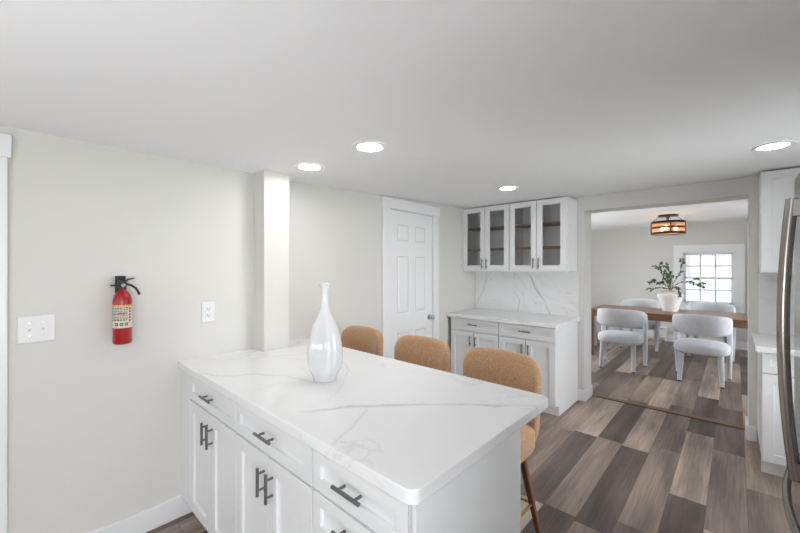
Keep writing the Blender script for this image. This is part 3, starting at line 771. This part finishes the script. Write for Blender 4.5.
def branch(pts, twigs, label, seed, dens=1.0):
    rnd = random.Random(seed)
    t = thing('leafy_branch', label, 'plant', (VX, VY, .76), 0, 'leafy branches in the dining table vase')
    bs = B(); bl = B()
    def leaf(p, d, size):
        d = Vector(d).normalized(); a = Vector((rnd.uniform(-1, 1), rnd.uniform(-1, 1), rnd.uniform(-.2, 1))); a = (a-d*a.dot(d)).normalized(); n = d.cross(a)
        L, W = size, size*.33
        c = [p, p+d*L*.35+a*W+n*L*.05, p+d*L*.75+a*W*.75, p+d*L-n*L*.06, p+d*L*.75-a*W*.75, p+d*L*.35-a*W+n*L*.05]
        m1, m2 = p+d*L*.35-n*L*.05, p+d*L*.75-n*L*.05
        v = [bl.verts.new(q) for q in c]; x, y = bl.verts.new(m1), bl.verts.new(m2)
        for f in ((v[0], v[1], x), (v[0], x, v[5]), (v[1], v[2], y, x), (x, y, v[4], v[5]), (v[2], v[3], y), (y, v[3], v[4])): bl.faces.new(f)
    def strand(P, r, leaves):
        P = [Vector(q) for q in P]; n = (len(P)-1)*8; Q = [Vector(cat([tuple(q) for q in P], i/n*(len(P)-1))) for i in range(n+1)]
        tube(bs, Q, [r*(1-.75*i/n) for i in range(n+1)], 6)
        for i in range(int(n*.35), n+1):
            for _ in range(1):
                if rnd.random() < leaves*1.25:
                    d = (Q[min(i+1, n)]-Q[i-1]).normalized()+Vector((rnd.uniform(-1, 1), rnd.uniform(-1, 1), rnd.uniform(-.7, .9)))
                    leaf(Q[i], d, rnd.uniform(.026, .042))
        for _ in range(3): leaf(Q[n], Q[n]-Q[n-1]+Vector((rnd.uniform(-.02, .02), rnd.uniform(-.02, .02), rnd.uniform(-.02, .02))), .036)
        return Q
    Q = strand(pts, .0055, dens*.75)
    for k in range(twigs):
        i = rnd.randint(int(len(Q)*.4), len(Q)-3); d = (Q[i]-Q[i-1]).normalized(); s = rnd.uniform(.07, .13)
        sd = Vector((rnd.uniform(-1, 1), rnd.uniform(-1, 1), rnd.uniform(-.5, .8)))*.8
        e_ = Q[i]+(d+sd).normalized()*s; strand([Q[i], (Q[i]+e_)/2+Vector((0, 0, .012)), e_], .0028, dens*.8)
    obj('stem', bs, M_stem, t, smooth=True); obj('foliage', bl, M_leaf, t)
def P(*a): return [(0, 0, .10)]+[(x*.84, y, .33+(z-.33)*.90) for x, y, z in a]
branch(P((.0, .01, .33), (-.10, .02, .44), (-.22, .05, .47), (-.335, .07, .45)), 4, 'leafy branch leaning farthest left out of the table vase', 1, 1.1)
branch(P((-.01, 0, .33), (-.07, .03, .50), (-.12, 0, .62), (-.17, -.03, .72), (-.25, -.04, .755)), 4, 'leafy branch rising tall to the left of the table vase', 2)
branch(P((.01, .02, .33), (-.01, .05, .48), (.0, .06, .60), (-.04, .04, .70)), 5, 'upright leafy branch in the middle of the table vase', 3, 1.2)
branch(P((.02, 0, .33), (.06, 0, .48), (.13, .02, .60), (.17, 0, .73), (.20, 0, .86)), 3, 'thin leafy branch climbing highest to the right, in front of the window', 4, .7)
branch(P((.02, .0, .33), (.10, -.02, .44), (.22, 0, .49), (.33, .02, .47), (.42, .02, .42)), 4, 'leafy branch leaning farthest right across the window', 5, 1.0)
branch(P((.02, .0, .33), (.07, -.05, .38), (.12, -.08, .37), (.155, -.09, .31)), 2, 'short leafy branch drooping over the right shoulder of the table vase', 6, .8)
branch(P((-.01, .0, .33), (-.08, -.05, .37), (-.18, -.08, .37), (-.27, -.09, .33)), 2, 'short leafy branch drooping over the left shoulder of the table vase', 7, .7)
branch(P((.0, -.02, .33), (.0, -.06, .42), (-.03, -.08, .50), (-.02, -.1, .57)), 5, 'dense short leafy branch at the front of the table vase', 8, 1.3)

# semi-flush lamp
LX, LY = 1.64, 6.95
t = thing('drum_ceiling_lamp', 'dark bronze ringed drum ceiling lamp with warm bulbs above the dining table', 'ceiling lamp', (LX, LY, 2.27))
bm = B(); lathe(bm, [(.13, 0), (.132, -.012), (.125, -.022), (.02, -.026)], 32); obj('canopy', bm, M_iron, t, smooth='auto')
bm = B(); tube(bm, [(0, 0, -.02), (0, 0, -.155)], .011, 12); obj('center_stem', bm, M_iron, t)
R = .212
for z, hh in ((-.118, .032), (-.200, .028), (-.284, .032)):
    bm = B(); lathe(bm, [(R, z-hh/2), (R+.006, z-hh/2), (R+.006, z+hh/2), (R, z+hh/2), (R, z-hh/2)], 64, cap=False); obj('ring', bm, M_iron, t, smooth='auto')
for k in range(4):
    a = k*PI/2+math.radians(-75); x, y = (R+.004)*math.cos(a), (R+.004)*math.sin(a)
    bm = B(); tube(bm, [(x, y, -.298), (x, y, -.108)], .008, 8); obj('upright', bm, M_iron, t)
    bm = B(); tube(bm, [(x, y, -.115), (x*.45, y*.45, -.02)], .004, 8); obj('arm', bm, M_iron, t)
bm = B(); box(bm, -R, R, -.009, .009, -.124, -.112); box(bm, -.009, .009, -R, R, -.124, -.112); obj('cross_bar', bm, M_iron, t)
bm = B(); lathe(bm, [(R-.004, -.282), (R-.003, -.12)], 64, cap=False); obj('glass_drum', bm, M_amber, t, smooth=True)
bm = B(); lathe(bm, [(.005, -.294), (R-.006, -.292), (R-.006, -.287), (.005, -.289)], 64); obj('bottom_diffuser', bm, M_amber, t)
for k in range(3):
    a = k*2*PI/3+.4; x, y = .10*math.cos(a), .10*math.sin(a)
    bm = B(); lathe(bm, [(.014, -.125), (.014, -.165)], 14, x, y); h_ = obj('bulb_holder', bm, M_iron, t)
    bm = B(); lathe(bm, [(.012, -.166), (.014, -.178), (.021, -.198), (.023, -.212), (.020, -.226), (.009, -.236)], 18, x, y); obj('bulb', bm, M_bulb, t, smooth=True)

# baseboard heater
t = thing('baseboard_heater', 'white baseboard heater along the far dining wall', 'heater', (.2, 8.8, 0))
bm = B(); box(bm, -1.2, 1.22, -.012, 0, .03, .26); box(bm, -1.2, 1.22, -.07, -.002, .252, .27); box(bm, -1.2, 1.22, -.07, -.063, .075, .225); box(bm, -1.2, 1.22, -.07, -.005, .03, .045); obj('housing', bm, M_heater, t, bevel=.002)
obj('fins', box(B(), -1.15, 1.17, -.055, -.015, .10, .20), M_slot, t)
obj('end_cap', box(B(), 1.195, 1.225, -.073, 0, .0, .272), M_heater, t, bevel=.002)
